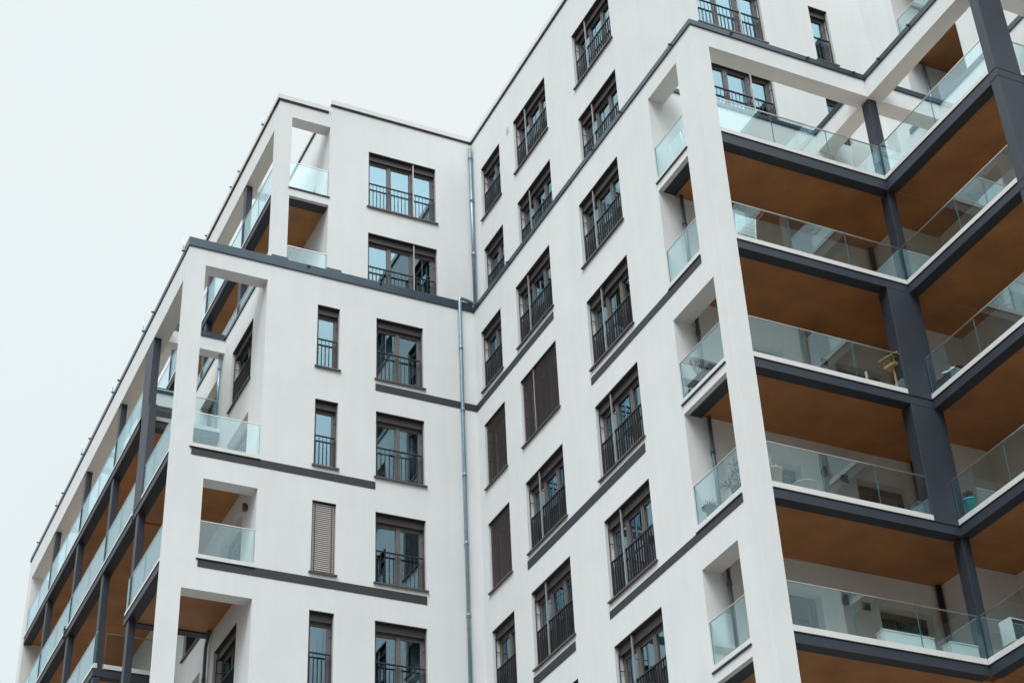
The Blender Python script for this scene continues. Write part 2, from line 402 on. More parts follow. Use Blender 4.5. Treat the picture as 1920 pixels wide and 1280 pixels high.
# roof edge: thin dark drip line with a pale cap above
def roof_edge(runs, z):
    a = MB(); b = MB()
    for ax, c, p, q, dep in runs:
        if ax == 'F':
            a.box(p, q, c - .03, c + dep, z, z + .05); b.box(p, q, c - .055, c + dep, z + .051, z + .21)
        else:
            a.box(c - .03, c + dep, p, q, z, z + .05); b.box(c - .055, c + dep, p, q, z + .051, z + .21)
    a.build('drip_edge', M_BAND, B); b.build('roof_cap', M_COPEW, B)
roof_edge([('F', YFU, XULW, XWU - .055, .40)], ZROOF)
roof_edge([('L', XWU, YBU - .05, YFU + .40, .40)], ZROOF)
roof_edge([('L', XULW, YFU + .40, YLE, .35)], ZROOF)
roof_edge([('F', YFU, XUL - .055, XULW - .06, .40)], 34.55)
roof_edge([('L', XUL, YFU + .40, YLE, .40)], 34.55)
roof_edge([('F', YBU, XWU + .4, 24.2, .4)], ZROOF)
mb = MB(); mb.box(XWU + TH, 30, YBU + TH, YLE, 34.5, 34.7); mb.box(XULW + .3, XWU + TH, YFU + TH, YLE, 34.5, 34.7)
mb.box(24.2, 30, 12, 25.9, 34.5, 34.7); mb.box(XGW + .34, 30, 12, 25.9, 28.0, 28.2); mb.build('roof_slab', M_BAND, B)

# --- charcoal bands
def band(ax, c, a, b, z0, z1):
    mb = MB(); fbox(mb, ax, c, a, b, -0.012, 0.05, z0, z1); mb.build('facade_band', M_BAND, B)
band('F', YF, 13.86, XW, 25.10, 25.315); band('F', YF, 9.06, 13.87, 22.10, 22.315); band('F', YF, 9.41, 15.26, 19.10, 19.325)
band('L', XW, 31.06, YF - 0.012, 25.10, 25.315); band('L', XW, 24.33, 29.42, 22.08, 22.28); band('L', XW, 27.32, 33.19, 19.10, 19.325)
band('L', XW, 23.97, 29.42, 16.10, 16.275); band('L', XW, 31.05, 33.19, 16.10, 16.32); band('L', XW, 27.3, 33.2, 13.1, 13.3)

# ------------------------------------------------------------------ windows
def wavy_curtain(ax, c, u0, u1, d, z0, z1, parent, name='curtain', m=None, amp=0.035, per=0.13):
    mb = MB(); n = max(8, int((u1 - u0) / 0.03)); ph = random.random() * 6
    prev = None
    for i in range(n + 1):
        u = u0 + (u1 - u0) * i / n
        dd = d + amp * math.sin(ph + u * 2 * math.pi / per) + amp * .5 * math.sin(1.7 * u * 2 * math.pi / per + 1)
        cur = (P3(ax, c, u, dd, z0), P3(ax, c, u, dd, z1))
        if prev: 
            mb.quad([prev[0], cur[0], cur[1], prev[1]], smooth=True)
        prev = cur
    bmesh.ops.remove_doubles(mb.bm, verts=mb.bm.verts, dist=.0005)
    o = mb.build(name, m or M_CURT, parent)
    md = o.modifiers.new('Solid', 'SOLIDIFY'); md.thickness = 0.004
    return o

def make_window(ax, c, u0, u1, z0, z1, n, kw):
    key = kw.get('key'); blind = kw.get('blind', 0); rail = kw.get('rail', True); fd = kw.get('deep', 0.19)
    full = rail
    e = 0.002
    mb = MB()
    ft = 0.065
    zt = z1 - (0.20 if full else 0.02)          # underside of the blind box
    # outer frame
    fbox(mb, ax, c, u0 + e, u0 + ft, fd, fd + .07, z0 + e, zt)
    fbox(mb, ax, c, u1 - ft, u1 - e, fd, fd + .07, z0 + e, zt)
    fbox(mb, ax, c, u0 + ft, u1 - ft, fd, fd + .07, z0 + e, z0 + ft)
    fbox(mb, ax, c, u0 + ft, u1 - ft, fd, fd + .07, zt - ft, zt)
    # mullions (double sash stile)
    cuts = [u0 + (u1 - u0) * k / n for k in range(1, n)]
    for q in cuts:
        fbox(mb, ax, c, q - .062, q + .062, fd - .012, fd + .06, z0 + ft, zt - ft)
        fbox(mb, ax, c, q - .012, q + .012, fd - .026, fd - .012, z0 + ft, zt - ft)
    edges = [u0 + ft] + cuts + [u1 - ft]
    for a, b in zip(edges[:-1], edges[1:]):      # sash rails
        aa = a + (.062 if a in cuts else 0); bb = b - (.062 if b in cuts else 0)
        fbox(mb, ax, c, aa, bb, fd + .006, fd + .06, z0 + ft, z0 + ft + .05)
        fbox(mb, ax, c, aa, bb, fd + .006, fd + .06, zt - ft - .05, zt - ft)
        if a not in cuts: fbox(mb, ax, c, aa, aa + .04, fd + .006, fd + .06, z0 + ft + .05, zt - ft - .05)
        if b not in cuts: fbox(mb, ax, c, bb - .04, bb, fd + .006, fd + .06, z0 + ft + .05, zt - ft - .05)
    win = mb.build('window' if full else 'balcony_door', M_FRAME if full or c in (XLW, XULW) else M_FRAMED, B)
    # panes
    for a, b in zip(edges[:-1], edges[1:]):
        aa = a + (.062 if a in cuts else .04); bb = b - (.062 if b in cuts else .04)
        p = MB(); tl = 0.0
        t1, t2 = random.uniform(-.003, .003), random.uniform(-.005, .005)
        q0, q1 = z0 + ft + .05, zt - ft - .05
        p.hexa([P3(ax, c, u, fd + .030 + th_ + (t1 if u == bb else 0) + (t2 if z == q1 else 0), z) for th_, u, z in ((0, aa, q0), (0, bb, q0), (.006, bb, q0), (.006, aa, q0), (0, aa, q1), (0, bb, q1), (.006, bb, q1), (.006, aa, q1))])
        bmesh.ops.recalc_face_normals(p.bm, faces=p.bm.faces)
        p.build('pane', M_PANE, win)
    # blind box and head trim
    if full:
        t = MB()
        fbox(t, ax, c, u0 + e, u1 - e, .10, fd + .07, zt, z1 - .022)
        fbox(t, ax, c, u0 + e, u1 - e, .004, .10, z1 - .020, z1 - e)
        fbox(t, ax, c, u0 + e, u1 - e, .10, .118, zt - .028, zt)
        t.build('blind_box', M_FRAMED, win)
        s = MB()
        fbox(s, ax, c, u0 - .05, u1 + .05, -.055, fd, z0 - .036, z0 + .001)
        fbox(s, ax, c, u0 - .05, u1 + .05, -.058, -.05, z0 - .052, z0 - .036)
        s.build('sill', M_SILL, win, bevel=.004)
        # guide rods of the outside blind, stood off the frame
        for u in (u0 + .035, u1 - .035):
            r = MB()
            fbox(r, ax, c, u - .009, u + .009, .065, .083, z0, zt + .02)
            for zz in (0.12, .47, .80):
                z = z0 + (zt - z0) * zz
                fbox(r, ax, c, u - .007, u + .007, .083, fd, z - .007, z + .007)
            r.build('guide_rod', M_RAIL, win)
        if n == 3:
            q = cuts[1]
            r2 = MB(); fbox(r2, ax, c, q - .016, q + .016, .030, .062, z0, z1 - .022)
            r2.build('guide_post', M_TUBE, win)
            for zz in (.25, .55, .8):
                r3 = MB(); z = z0 + (zt - z0) * zz
                fbox(r3, ax, c, q - .006, q + .006, .062, fd - .026, z - .008, z + .008)
                r3.build('post_bracket', M_RAIL, win)
        # french-window railing
        if not blind:
            rl = MB(); zr = z0 + 0.93
            fbox(rl, ax, c, u0 + .05, u1 - .05, .070, .114, zr - .014, zr + .014)
            fbox(rl, ax, c, u0 + .05, u1 - .05, .088, .102, z0 + .05, z0 + .075)
            nb = max(3, int(round((u1 - u0 - .14) / .108)))
            for k in range(nb + 1):
                u = u0 + .06 + (u1 - u0 - .12) * k / nb
                w = .011 if 0 < k < nb else .016
                fbox(rl, ax, c, u - w / 2, u + w / 2, .092 - (.020 if ax == 'L' else .008), .092 + (.020 if ax == 'L' else .008), z0 + (.02 if 0 < k < nb else 0), zr - .014)
            rl.build('railing', M_RAIL, win)
    if blind:
        bl = MB(); zz = z0 + .02; hgt = .055 if blind == 1 else .050
        dd = .05; cov = .88 if blind == 1 else .88
        while zz + hgt * .9 < z1 - .03:
            # tilted slat
            a0, a1 = u0 + .03, u1 - .03
            pt = [P3(ax, c, a0, dd - .006, zz), P3(ax, c, a1, dd - .006, zz), P3(ax, c, a1, dd, zz + .004), P3(ax, c, a0, dd, zz + .004),
                  P3(ax, c, a0, dd + .014, zz + hgt * cov), P3(ax, c, a1, dd + .014, zz + hgt * cov), P3(ax, c, a1, dd + .018, zz + hgt * cov + .004), P3(ax, c, a0, dd + .018, zz + hgt * cov + .004)]
            bl.hexa(pt); zz += hgt
        bmesh.ops.recalc_face_normals(bl.bm, faces=bl.bm.faces)
        tag(bl.build('blind', M_BLIND if blind == 1 else M_BLINDD, win), 'beige slatted blind let down' if blind == 1 else 'dark brown slatted blind let down')
        tp = MB()
        for q in ([.15, .85] if n < 3 else [.06, .33, .66, .94]):
            u = u0 + (u1 - u0) * q
            fbox(tp, ax, c, u - .010, u + .010, dd - .012, dd - .008, z0 + .03, z1 - .03)
        tp.build('blind_tape', M_RAIL, win)
    # dark room behind
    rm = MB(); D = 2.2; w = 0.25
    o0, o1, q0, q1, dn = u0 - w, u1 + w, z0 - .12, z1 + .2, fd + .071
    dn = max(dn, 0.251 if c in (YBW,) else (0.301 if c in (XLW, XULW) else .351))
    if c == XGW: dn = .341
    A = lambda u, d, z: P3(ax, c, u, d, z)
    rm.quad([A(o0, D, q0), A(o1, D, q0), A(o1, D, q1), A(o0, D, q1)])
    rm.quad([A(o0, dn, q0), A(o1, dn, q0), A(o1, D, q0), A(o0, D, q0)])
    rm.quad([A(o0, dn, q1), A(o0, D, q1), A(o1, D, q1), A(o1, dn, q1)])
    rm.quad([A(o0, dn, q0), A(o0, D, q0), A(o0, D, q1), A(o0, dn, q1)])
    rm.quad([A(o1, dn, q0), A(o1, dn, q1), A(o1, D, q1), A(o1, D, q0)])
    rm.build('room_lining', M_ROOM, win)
    return win

CURT = {('S', 22.5): (0.0, 1.0), ('S', 25.5): (0, .0), ('D', 22.5): 'open', ('C', 16.5): (.55, .8), ('B', 16.5): (0.0, .45), ('B', 19.5): (.25, .5), ('S', 16.5): (0, .45),
        ('C', 22.5): (.75, 1.0), ('C', 19.5): (.8, 1.0), ('B', 25.5): (.55, .95), ('A', 28.5): (.4, 1.0), ('A', 25.5): (.5, 1.0), ('A', 31.5): (.5, 1.0), ('B', 28.5): (.7, 1), ('B', 31.5): (.5, .9),
        ('T', 31.5): (0, 1.0), ('U', 28.5): (0, .7), ('U', 31.5): (0, 1.0), ('C', 25.5): (.6, .9), ('D', 19.5): (0, .12), ('D', 25.5): (.1, .45), ('D', 16.5): (.85, 1.0), ('V', 28.5): (0, 1), ('V', 31.5): (0, 1), ('A', 16.5): (.6, 1.0)}
for w in WINDOWS:
    ax, c, u0, u1, z0, z1, n, kw = w
    win = make_window(*w[:7], kw)
    k = CURT.get(kw.get('key'))
    if k == 'open':
        wd = u1 - u0
        wavy_curtain(ax, c, u0 - .1, u0 + wd * .40, .48, z0, z1, win); wavy_curtain(ax, c, u0 + wd * .56, u1 + .1, .48, z0, z1, win)
    elif k and k[1] > k[0]:
        wd = u1 - u0
        wavy_curtain(ax, c, u0 + wd * k[0] - .05, u0 + wd * k[1] + .05, .48, z0, z1, win)

# ------------------------------------------------------------------ balconies
def balcony(x0, x1, y0, y1, f, edges, beam_h=0.22, zref=None):
    """edges: (axis, plane, a, b, options) options: n panels, beam True/False, glass False"""
    ix0, ix1, iy0, iy1 = x0, x1, y0, y1
    for ax, c, a, b, op in edges:
        if op.get('noinset'): continue
        if ax == 'L': ix0 = max(ix0, c + .11)
        elif op.get('far'): iy1 = min(iy1, c - .11)
        else: iy0 = max(iy0, c + .11)
    mb = MB(); mb.box(ix0, ix1, iy0, iy1, f - .30, f - .02)
    sl = mb.build('balcony', M_FLOOR, B)
    mb = MB(); ins = 0.265
    sx0, sx1, sy0, sy1 = x0, x1, y0, y1
    for ed in edges:
        ax, c, a, b, op = ed
        if op.get('beam', True):
            bm_ = MB()
            if ax == 'F' : 
                if op.get('far'): bm_.box(a, b, c - .27, c, f - .2 - beam_h, f - .203); sy1 = min(sy1, c - .27)
                else: bm_.box(a, b, c, c + .27, f - .2 - beam_h, f - .203); bm_.box(a, b, c - .018, c, f - .212, f - .196); sy0 = max(sy0, c + .27)
            else:
                bm_.box(c, c + .27, a, b, f - .2 - beam_h, f - .203); bm_.box(c - .018, c, a, b, f - .212, f - .196); sx0 = max(sx0, c + .27)
            bm_.build('edge_beam', M_DARK, sl)
        far = op.get('far', False)
        # kerb strip
        if op.get('curb', True):
            cb = MB(); s = -1 if far else 1
            if ax == 'F': cb.box(a, b, c + s * .006, c + s * .10, f - .195, f - .06)
            else: cb.box(c + .006, c + .10, a, b, f - .195, f - .06)
            cb.build('kerb', M_CURB, sl)
        if op.get('glass', True):
            ga, gb = op.get('span', (a, b)); n = op.get('n', 3); s = -1 if far else 1
            zt = f + op.get('gt', .83)
            cut = op.get('cuts') or [ga + (gb - ga) * k / n for k in range(n + 1)]
            for p, q in zip(cut[:-1], cut[1:]):
                g_ = MB(); d0 = c + s * op.get('gd', .03); d1 = d0 + s * .017
                fs = g_.box(p + .006, q - .006, d0, d1, f - .055, zt) if ax == 'F' else g_.box(d0, d1, p + .006, q - .006, f - .055, zt)
                for fc in fs:
                    nrm = fc.normal if fc.normal.length else None
                    fc.normal_update(); nn = fc.normal
                    if abs(nn.x if ax == 'F' else nn.y) > .5: fc.material_index = 1
                g_.build('glass_panel', [M_GLASS, M_GEDGE], sl)
            h = MB(); d = c + s * (op.get('gd', .03) + .0085)
            if ax == 'F': h.box(ga, gb, d - .013, d + .013, zt, zt + .018)
            else: h.box(d - .013, d + .013, ga, gb, zt, zt + .018)
            h.build('handrail', M_STEEL, sl)
    zs = f - .2 - beam_h + .035
    mb = MB(); mb.box(sx0, sx1, sy0, sy1, zs, f - .305); mb.build('soffit', M_SOFF, sl)
    return sl

# right wing: front run and inner run share one slab each
for f in FL:
    wide = f in (19.5, 16.5)
    bh = 0.29 if f == 25.5 else 0.22
    gs1 = 21.06 if wide else XG + .02
    c1 = [17.244, 18.68, 20.17, gs1] if not wide else [17.244, 18.51, 19.80, gs1]
    y_open = {1.5: 24.33, 4.5: 23.97, 7.5: 23.97, 25.5: 24.33, 22.5: 24.33, 19.5: 23.97, 16.5: 23.97, 13.5: 24.33, 10.5: 24.33}[f]
    sl = balcony(XW + .436, XGW - .002, YB, YBW - .002, f, [
        ('F', YB, XW + .434, XG if True else 0, dict(cuts=c1, span=(17.244, gs1), beam=True)),
        ('L', XW, y_open, YBW, dict(beam=False, curb=False, n=1, gd=.03, noinset=True)),
    ], bh)
    q = MB(); q.box(XW + .10, XW + .436, y_open + .001, YBW - .002, f - .195, f - .02); q.build('floor_slab', M_FLOOR, sl)
    # side opening: thin white slab edge with a dark drip line, or the sill on the band
    st = MB()
    if f in (25.5, 19.5, 13.5, 7.5, 1.5):
        st.box(XW, XW + .12, y_open, YBW, f - .43, f - .225); st.build('slab_edge', M_PLASTER, sl)
        d = MB(); d.box(XW - .03, XW + .09, y_open - .03, YBW + .03, f - .224, f - .19); d.build('drip_edge', M_BAND, sl)
        d = MB(); d.box(XW + .12, XW + .42, y_open, YBW - .01, f - .43, f - .2); d.build('edge_beam', M_DARK, sl)
        st2 = MB(); st2.box(XW + .006, XW + .10, y_open, YBW, f - .189, f - .06); st2.build('kerb', M_CURB, sl)
    else:
        st.box(XW + .006, XW + .10, y_open, YBW, f - .22, f - .06); st.build('kerb', M_CURB, sl)
        d = MB(); d.box(XW - .03, XW + .006, y_open - .0, YBW + .03, f - .235, f - .205); d.build('drip_edge', M_BAND, sl)
    c2 = [19.80, 21.66, YB - .02] if not wide else [19.80, 21.93, YB - .02]
    balcony(XG, XGW - .002, 19.55, YB + .0, f, [
        ('L', XG, 19.80, YB, dict(cuts=c2, span=(19.80, YB - .02))),
        ('F', 19.55, 22.33, XGW, dict(n=1)),
    ], bh)
    j = MB(); j.box(XG + .27, XGW - .002, YB + .013, YB + .27, f - .2 - bh + .035, f - .305); j.build('soffit', M_SOFF, sl)
    # visible joint between the two soffits
    j = MB(); zs = f - .2 - bh + .035
    j.box(XG + .27, XGW - .4, YB - .012, YB + .012, zs - .004, zs + .002); j.build('soffit_joint', mat('joint_strip', (0.55, 0.26, 0.10), .6), sl)

# left wing bays
floors_left = {0: (22.5, 19.5, 13.5), 1: (25.5, 22.5, 16.5), 2: (25.5, 22.5, 19.5, 16.5, 13.5), 3: (25.5, 22.5, 19.5, 16.5), 4: (25.5, 22.5, 19.5, 16.5)}
for i, fs in floors_left.items():
    a = YF + .42 if i == 0 else (BAY[i] + .62 if i == 1 else BAY[i])
    b = BAY[i + 1] if i else 39.45
    if i == 1: a = 39.60
    if i == 4: b = 54.3
    for f in fs:
        ed = [('L', XL, a - (0.6 if (i == 1 and f != 25.5) else 0) if False else a, b, dict(n=2, span=(a, b - .02)))]
        y0 = a
        if i == 0:
            ed.append(('F', YF, 9.075 if f != 19.5 else 9.41, XLW, dict(beam=False, n=1, curb=True, gd=.03)))
            if f == 19.5: ed.append(('F', 39.45, XL + .27, XLW, dict(far=True, n=1)))
        if i == 1 and f == 25.5: ed.append(('F', 39.60, XL + .27, XLW, dict(n=1, span=(8.9, 10.7))))
        if i == 2 and f == 19.5: ed.append(('F', BAY[2], XL + .27, XLW, dict(n=1)))
        if i == 1 and f == 16.5: ed.append(('F', 39.60, XL + .27, XLW, dict(n=1)))
        sl = balcony(XL, XLW - .002, y0, b - .002, f, ed)
        if i == 0:
            q = MB(); q.box(9.0 if f != 19.5 else 9.36, XLW + .03, YF - .035, YF + .006, f - .205, f - .185); q.build('drip_edge', M_BAND, sl)
# upper left bays
UBAY = [YFU + .40, 39.0, 42.6, 46.7, 50.8]
for i in range(4):
    for f in (28.5, 31.5):
        ed = [('L', XUL, UBAY[i], UBAY[i + 1], dict(n=2, span=(UBAY[i], UBAY[i + 1] - .02), gt=.86))]
        if i == 0: ed.append(('F', YFU, 11.33, XULW, dict(beam=False, n=1, gd=.05, gt=.88)))
        sl = balcony(XUL, XULW - .002, UBAY[i], UBAY[i + 1] - .002, f, ed)
        if i == 0 and f == 31.5:
            q = MB(); q.box(11.33, XULW, YFU, YFU + .12, f - .38, f - .12); q.build('slab_edge', M_PLASTER, sl)
            q = MB(); q.box(11.30, XULW + .03, YFU - .03, YFU + .09, f - .119, f - .085); q.build('drip_edge', M_BAND, sl)
            q = MB(); q.box(11.33, XULW - .01, YFU + .12, YFU + .40, f - .42, f - .12); q.build('edge_beam', M_DARK, sl)
# upper right balcony over the inner loggia
balcony(24.2, 26.2, 12.0, 24.748, 31.5, [('L', 24.2, 14.0, 24.75, dict(n=6, span=(14.0, 24.72), beam=False, gt=1.0))], .2)

# --- columns
def column(x0, x1, y0, y1, z0, z1, m=M_DARK):
    mb = MB(); mb.box(x0, x1, y0, y1, z0, z1); return mb.build('column', m, B, bevel=.006)
for f, (x0, x1) in {25.5: (21.665, 21.90), 22.5: (21.665, 21.87), 19.5: (21.03, 21.87), 16.5: (21.03, 21.87), 13.5: (21.665, 21.87)}.items():
    zt = f + 3 - .42 if f < 25 else 27.88
    if f == 22.5: zt = 25.5 - .49
    wide = f in (19.5, 16.5)
    column(x0, x1, YB + (.004 if wide else .05), YB + .32, f - .2 if wide else f - .02, zt)
column(XG + .004, 22.33, 19.554, 19.80, GZ, 27.88)
mb = MB()
for f in FL:
    mb.box(XG - .004, 22.335, 19.548, 19.81, f - .43, f - .415); mb.box(XG - .004, 22.335, 19.548, 19.81, f - .21, f - .195)
mb.build('column_joint', M_BAND, B)
# left wing columns
for i in range(1, 5):
    y = BAY[i]
    if i == 1:
        column(XL + .004, XL + .21, y, y + .78, 25.30, 27.55)
        column(XL + .004, XL + .21, y - .18, y + .61, 22.3, 25.296)
        column(XL + .03, XL + .21, y + .015, y + .265, GZ, 22.08)
        q = MB(); q.box(XL, XL + .215, y - .01, y + .79, 25.08, 25.30); q.build('column_joint', M_DARK, B)
    else:
        column(XL + .03, XL + .21, y + .015, y + .265, 25.3, 27.55)
        column(XL + .03, XL + .21, y + .015, y + .265, 22.3, 25.08)
        column(XL + .03, XL + .21, y + .015, y + .265, GZ, 22.08)
for y in UBAY[1:]:
    column(XUL + .03, XUL + .22, y, y + .25, 28.3, 33.72)

# --- rain pipes
def pipe(pts, r=.05, m=M_ZINC, collars=(), step=2.05):
    mb = MB(); mb.tube(pts, r, 12); o = mb.build('downpipe', m, B)
    c = MB()
    for (x, y, z) in collars:
        c.tube([(x, y, z - .04), (x, y, z + .04)], r * 1.22, 12)
        c.tube([(x, y, z - .06), (x, y, z - .045)], r * 1.35, 12)
        c.box(x - .012, x + .012, y, y + .10, z - .05, z - .03)
    c.build('pipe_collar', m, o)
    return o
px, py = 16.345, YF - .075
pipe([(16.95, YFU - .13, 28.72), (16.62, py + .03, 28.74), (px + .05, py, 28.75), (px + .012, py, 28.735), (px, py, 28.69), (px, py, 28.5), (px, py, ZB)], .05, M_ZINC, [(px, py, 27.05 - 2.02 * k) for k in range(11)])
ux, uy = 16.915, YFU - .085
pipe([(ux, uy, 34.62), (ux, uy, 28.72)], .05, M_ZINC, [(ux, uy, 34.25), (ux, uy, 32.6), (ux, uy, 30.6)])
for f in FL: 
    top = (f + 3 - .42) if f < 25 else 27.8
    if 12 < f < 25: pipe([(17.35, 25.58, f - .02), (17.35, 25.58, top)], .042, M_DPIPE, [(17.35, 25.58, f + 1.75)])
pipe([(24.75, 24.68, 28.4), (24.75, 24.68, 31.1)], .042, M_ZINC, [(24.75, 24.68, 29.6)])
pipe([(10.69, 39.72, 25.5), (10.69, 39.72, 27.95)], .04, M_ZINC, [(10.69, 39.72, 27.5)])
pipe([(10.69, 39.0, 19.1), (10.69, 39.25, 18.75), (10.69, 39.25, 14.0)], .045, M_DPIPE, [(10.69, 39.25, 17.9), (10.69, 39.25, 16.6)])
for f in (13.5, 16.5, 19.5, 22.5):
    pipe([(22.565, 25.59, f - .02), (22.565, 25.59, f + 2.6)], .06, M_BAND, [])

# --- vents and wall lamps
def vent(ax, c, u0, u1, z0, z1, m=None):
    mb = MB(); fbox(mb, ax, c, u0, u1, -.015, .01, z0, z1); o = mb.build('vent_grille', mat('grille_frame', (.34, .32, .31), .5), B)
    s = MB(); k = z0 + .02
    while k < z1 - .025:
        fbox(s, ax, c, u0 + .018, u1 - .018, -.019, -.0155, k, k + .015); k += .028
    s.build('grille_slat', M_BAND, o)
for f in (13.5, 16.5, 19.5, 22.5): vent('F', YBW, 20.55, 20.76, f + 1.74, f + 1.93)
o = MB(); fbox(o, 'L', XWU, 33.36, 33.54, -.012, .01, 33.28, 33.50); o = o.build('vent_grille', M_COPEW, B)
s = MB()
for k in range(5): fbox(s, 'L', XWU, 33.38, 33.52, -.014, -.0125, 33.31 + k * .036, 33.322 + k * .036)
s.build('grille_slat', mat('grille_grey', (.4, .4, .4), .6), o)
def wall_lamp(ax, c, u, z):
    mb = MB(); p0 = P3(ax, c, u, -.075, z - .10); p1 = P3(ax, c, u, -.075, z + .10)
    mb.tube([p0, p1], .055, 16); fbox(mb, ax, c, u - .05, u + .05, -.045, .0, z - .06, z + .06)
    return mb.build('wall_lamp', mat('lamp_bronze', (.17, .135, .12), .35, metal=.5), B)
wall_lamp('L', XLW, 36.55, 21.36); wall_lamp('L', XLW, 43.1, 18.0)
for f in (13.5, 16.5): wall_lamp('F', YBW, 20.12, f + 1.86)
wall_lamp('F', 24.75, 25.05, 29.95)

# --- lightning conductor clips and rods on the copings
def clip(x, y, z, rod=0.0, dx=0, dy=0):
    mb = MB()
    mb.tube([(x + 0.032 * math.cos(t * math.pi / 5), y + 0.032 * math.sin(t * math.pi / 5), z) for t in range(11)], .008, 6)
    mb.box(x - .016, x + .016, y - .016, y + .016, z - .03, z)
    mb.build('conductor_clip', M_COPE, B)
    if rod:
        q = MB(); q.tube([(x, y, z - .02), (x, y, z + rod)], .008, 6); q.build('lightning_rod', M_STEEL, B)
for i, y in enumerate((36.2, 39.2, 40.2, 42.9, 43.6, 46.4, 47.4, 50.0, 50.9, 53.6)): clip(XL - .07, y, 28.53, .45 if i % 2 == 0 else 0)
for y in (37.3, 39.6, 40.4, 43.0): clip(XUL - .09, y, 34.70, .3 if y < 38 else 0)
for y in (26.9, 28.4, 24.4, 33.4): clip(XW - .07, y, 28.5)
for x in (17.9, 20.0, 21.3): clip(x, YB - .065, 28.50)
for y in (21.7, 22.9): clip(XG - .07, y, 28.5)
for x in (11.9, 14.0): clip(x, YF - .065, 28.62)

# ------------------------------------------------------------------ things standing on the balconies
def thing(name, loc, label, cat, rz=0, group=None):
    o = empty(name, loc, rz); tag(o, label, cat, group); return o
def loc_build(mb, name, m, par, bevel=0):
    """mesh given in the thing's own coordinates"""
    o = mb.build(name, m, None, bevel); o.parent = par; return o
def leaf_blade(mb, p0, d, up, L_, w, droop, n=5, mi=0):
    """narrow arching leaf made of a tapering folded strip"""
    d = Vector(d).normalized(); side = d.cross(Vector((0, 0, 1)))
    side = side.normalized() if side.length > .01 else Vector((1, 0, 0))
    prev = None; p = Vector(p0)
    for i in range(n + 1):
        t = i / n
        q = p + d * L_ * t + Vector((0, 0, 1)) * (up * L_ * t - droop * L_ * t * t)
        ww = w * (1 - t) * (.5 + min(1, 3 * t) * .5) + .0015
        a, b = q - side * ww, q + side * ww
        c = q - Vector((0, 0, ww * .5))
        if prev:
            for (e, f_, g_, h_) in ((prev[0], prev[2], c, a), (prev[2], prev[1], b, c)):
                mb.quad([e, f_, g_, h_], mi)
        prev = (a, b, c)
def lathe(mb, prof, n=20, cx=0, cy=0, mi=0):
    rings = [[mb.bm.verts.new((cx + r * math.cos(2 * math.pi * k / n), cy + r * math.sin(2 * math.pi * k / n), z)) for k in range(n)] for r, z in prof]
    for a, b in zip(rings[:-1], rings[1:]):
        for k in range(n):
            f = mb.bm.faces.new((a[k], a[(k + 1) % n], b[(k + 1) % n], b[k])); f.smooth = True; f.material_index = mi
    mb.bm.faces.new(rings[0][::-1]); mb.bm.faces.new(rings[-1])

M_WOOD = mat('pine_wood', (0.80, 0.54, 0.29), .6, var=.25, scale=9)
M_CHAIR = mat('white_enamel', (0.74, 0.82, 0.83), .4)
M_LEAF = mat('dark_leaf', (0.035, 0.055, 0.035), .5, color2=(0.075, 0.085, 0.05), scale=12)
M_LEAFG = mat('green_leaf', (0.08, 0.16, 0.09), .5, color2=(0.16, 0.25, 0.14), scale=12)
M_STEM = mat('dry_stem', (0.42, 0.24, 0.11), .8, var=.3, scale=10)
M_TERRA = mat('peach_pot', (0.72, 0.50, 0.40), .7, var=.1)
M_TURQ = mat('turquoise_pot', (0.02, 0.58, 0.66), .25)
M_BLACKP = mat('black_pot', (0.03, 0.03, 0.033), .5)
M_ORANGE = mat('orange_cloth', (0.75, 0.28, 0.05), .85, var=.15, scale=14)
M_WHITEC = mat('white_cloth', (0.74, 0.75, 0.75), .85, var=.1, scale=14)
M_PLUM = mat('plum_cloth', (0.16, 0.04, 0.09), .85)
M_TABLE = mat('dark_table', (0.035, 0.045, 0.052), .4)
M_BLUE = mat('blue_wire', (0.01, 0.35, 0.55), .4)

def make_chair(loc, rz, label):
    c = thing('garden_chair', loc, label, 'chair', rz)
    w = .25
    for s in (-1, 1):           # back post bending into the splayed rear leg; front leg with arm
        a = MB(); a.tube([(s * w, -.20, .0), (s * w, -.10, .30), (s * w, -.04, .48), (s * w, -.12, .98)], .015, 8); loc_build(a, 'leg', M_CHAIR, c)
        a = MB(); a.tube([(s * w, .36, .0), (s * w, .33, .44), (s * w, .32, .64)], .014, 8); loc_build(a, 'leg', M_CHAIR, c)
        a = MB(); a.tube([(s * (w + .01), -.07, .66), (s * (w + .035), .14, .67), (s * (w + .03), .36, .65)], [.018, .024, .018], 8); loc_build(a, 'armrest', M_CHAIR, c)
    b = MB()
    for k in range(5):
        z0 = .52 + k * .092; y = -.045 - (z0 - .48) * .16
        b.hexa([(-w, y, z0), (w, y, z0), (w, y + .012, z0), (-w, y + .012, z0), (-w, y - .013, z0 + .086), (w, y - .013, z0 + .086), (w, y - .001, z0 + .086), (-w, y - .001, z0 + .086)])
    bmesh.ops.recalc_face_normals(b.bm, faces=b.bm.faces)
    loc_build(b, 'backrest', M_CHAIR, c)
    b = MB()
    for k in range(5): b.box(-w, w, -.03 + k * .078, .042 + k * .078, .435, .450)
    b.box(-w, w, -.045, -.031, .425, .452)
    loc_build(b, 'seat', M_CHAIR, c)
    return c
make_chair((17.93, 24.20, 22.5), 0.0, 'pale slatted garden chair seen from behind through the balustrade, beside the white corner pillar')
make_chair((17.30, 25.30, 25.5), math.radians(-90), 'white garden chair nearest the white wall, behind the topmost side balustrade glass')
make_chair((17.32, 24.70, 25.5), math.radians(-82), 'white garden chair half hidden by the corner pillar, behind the topmost side balustrade glass')

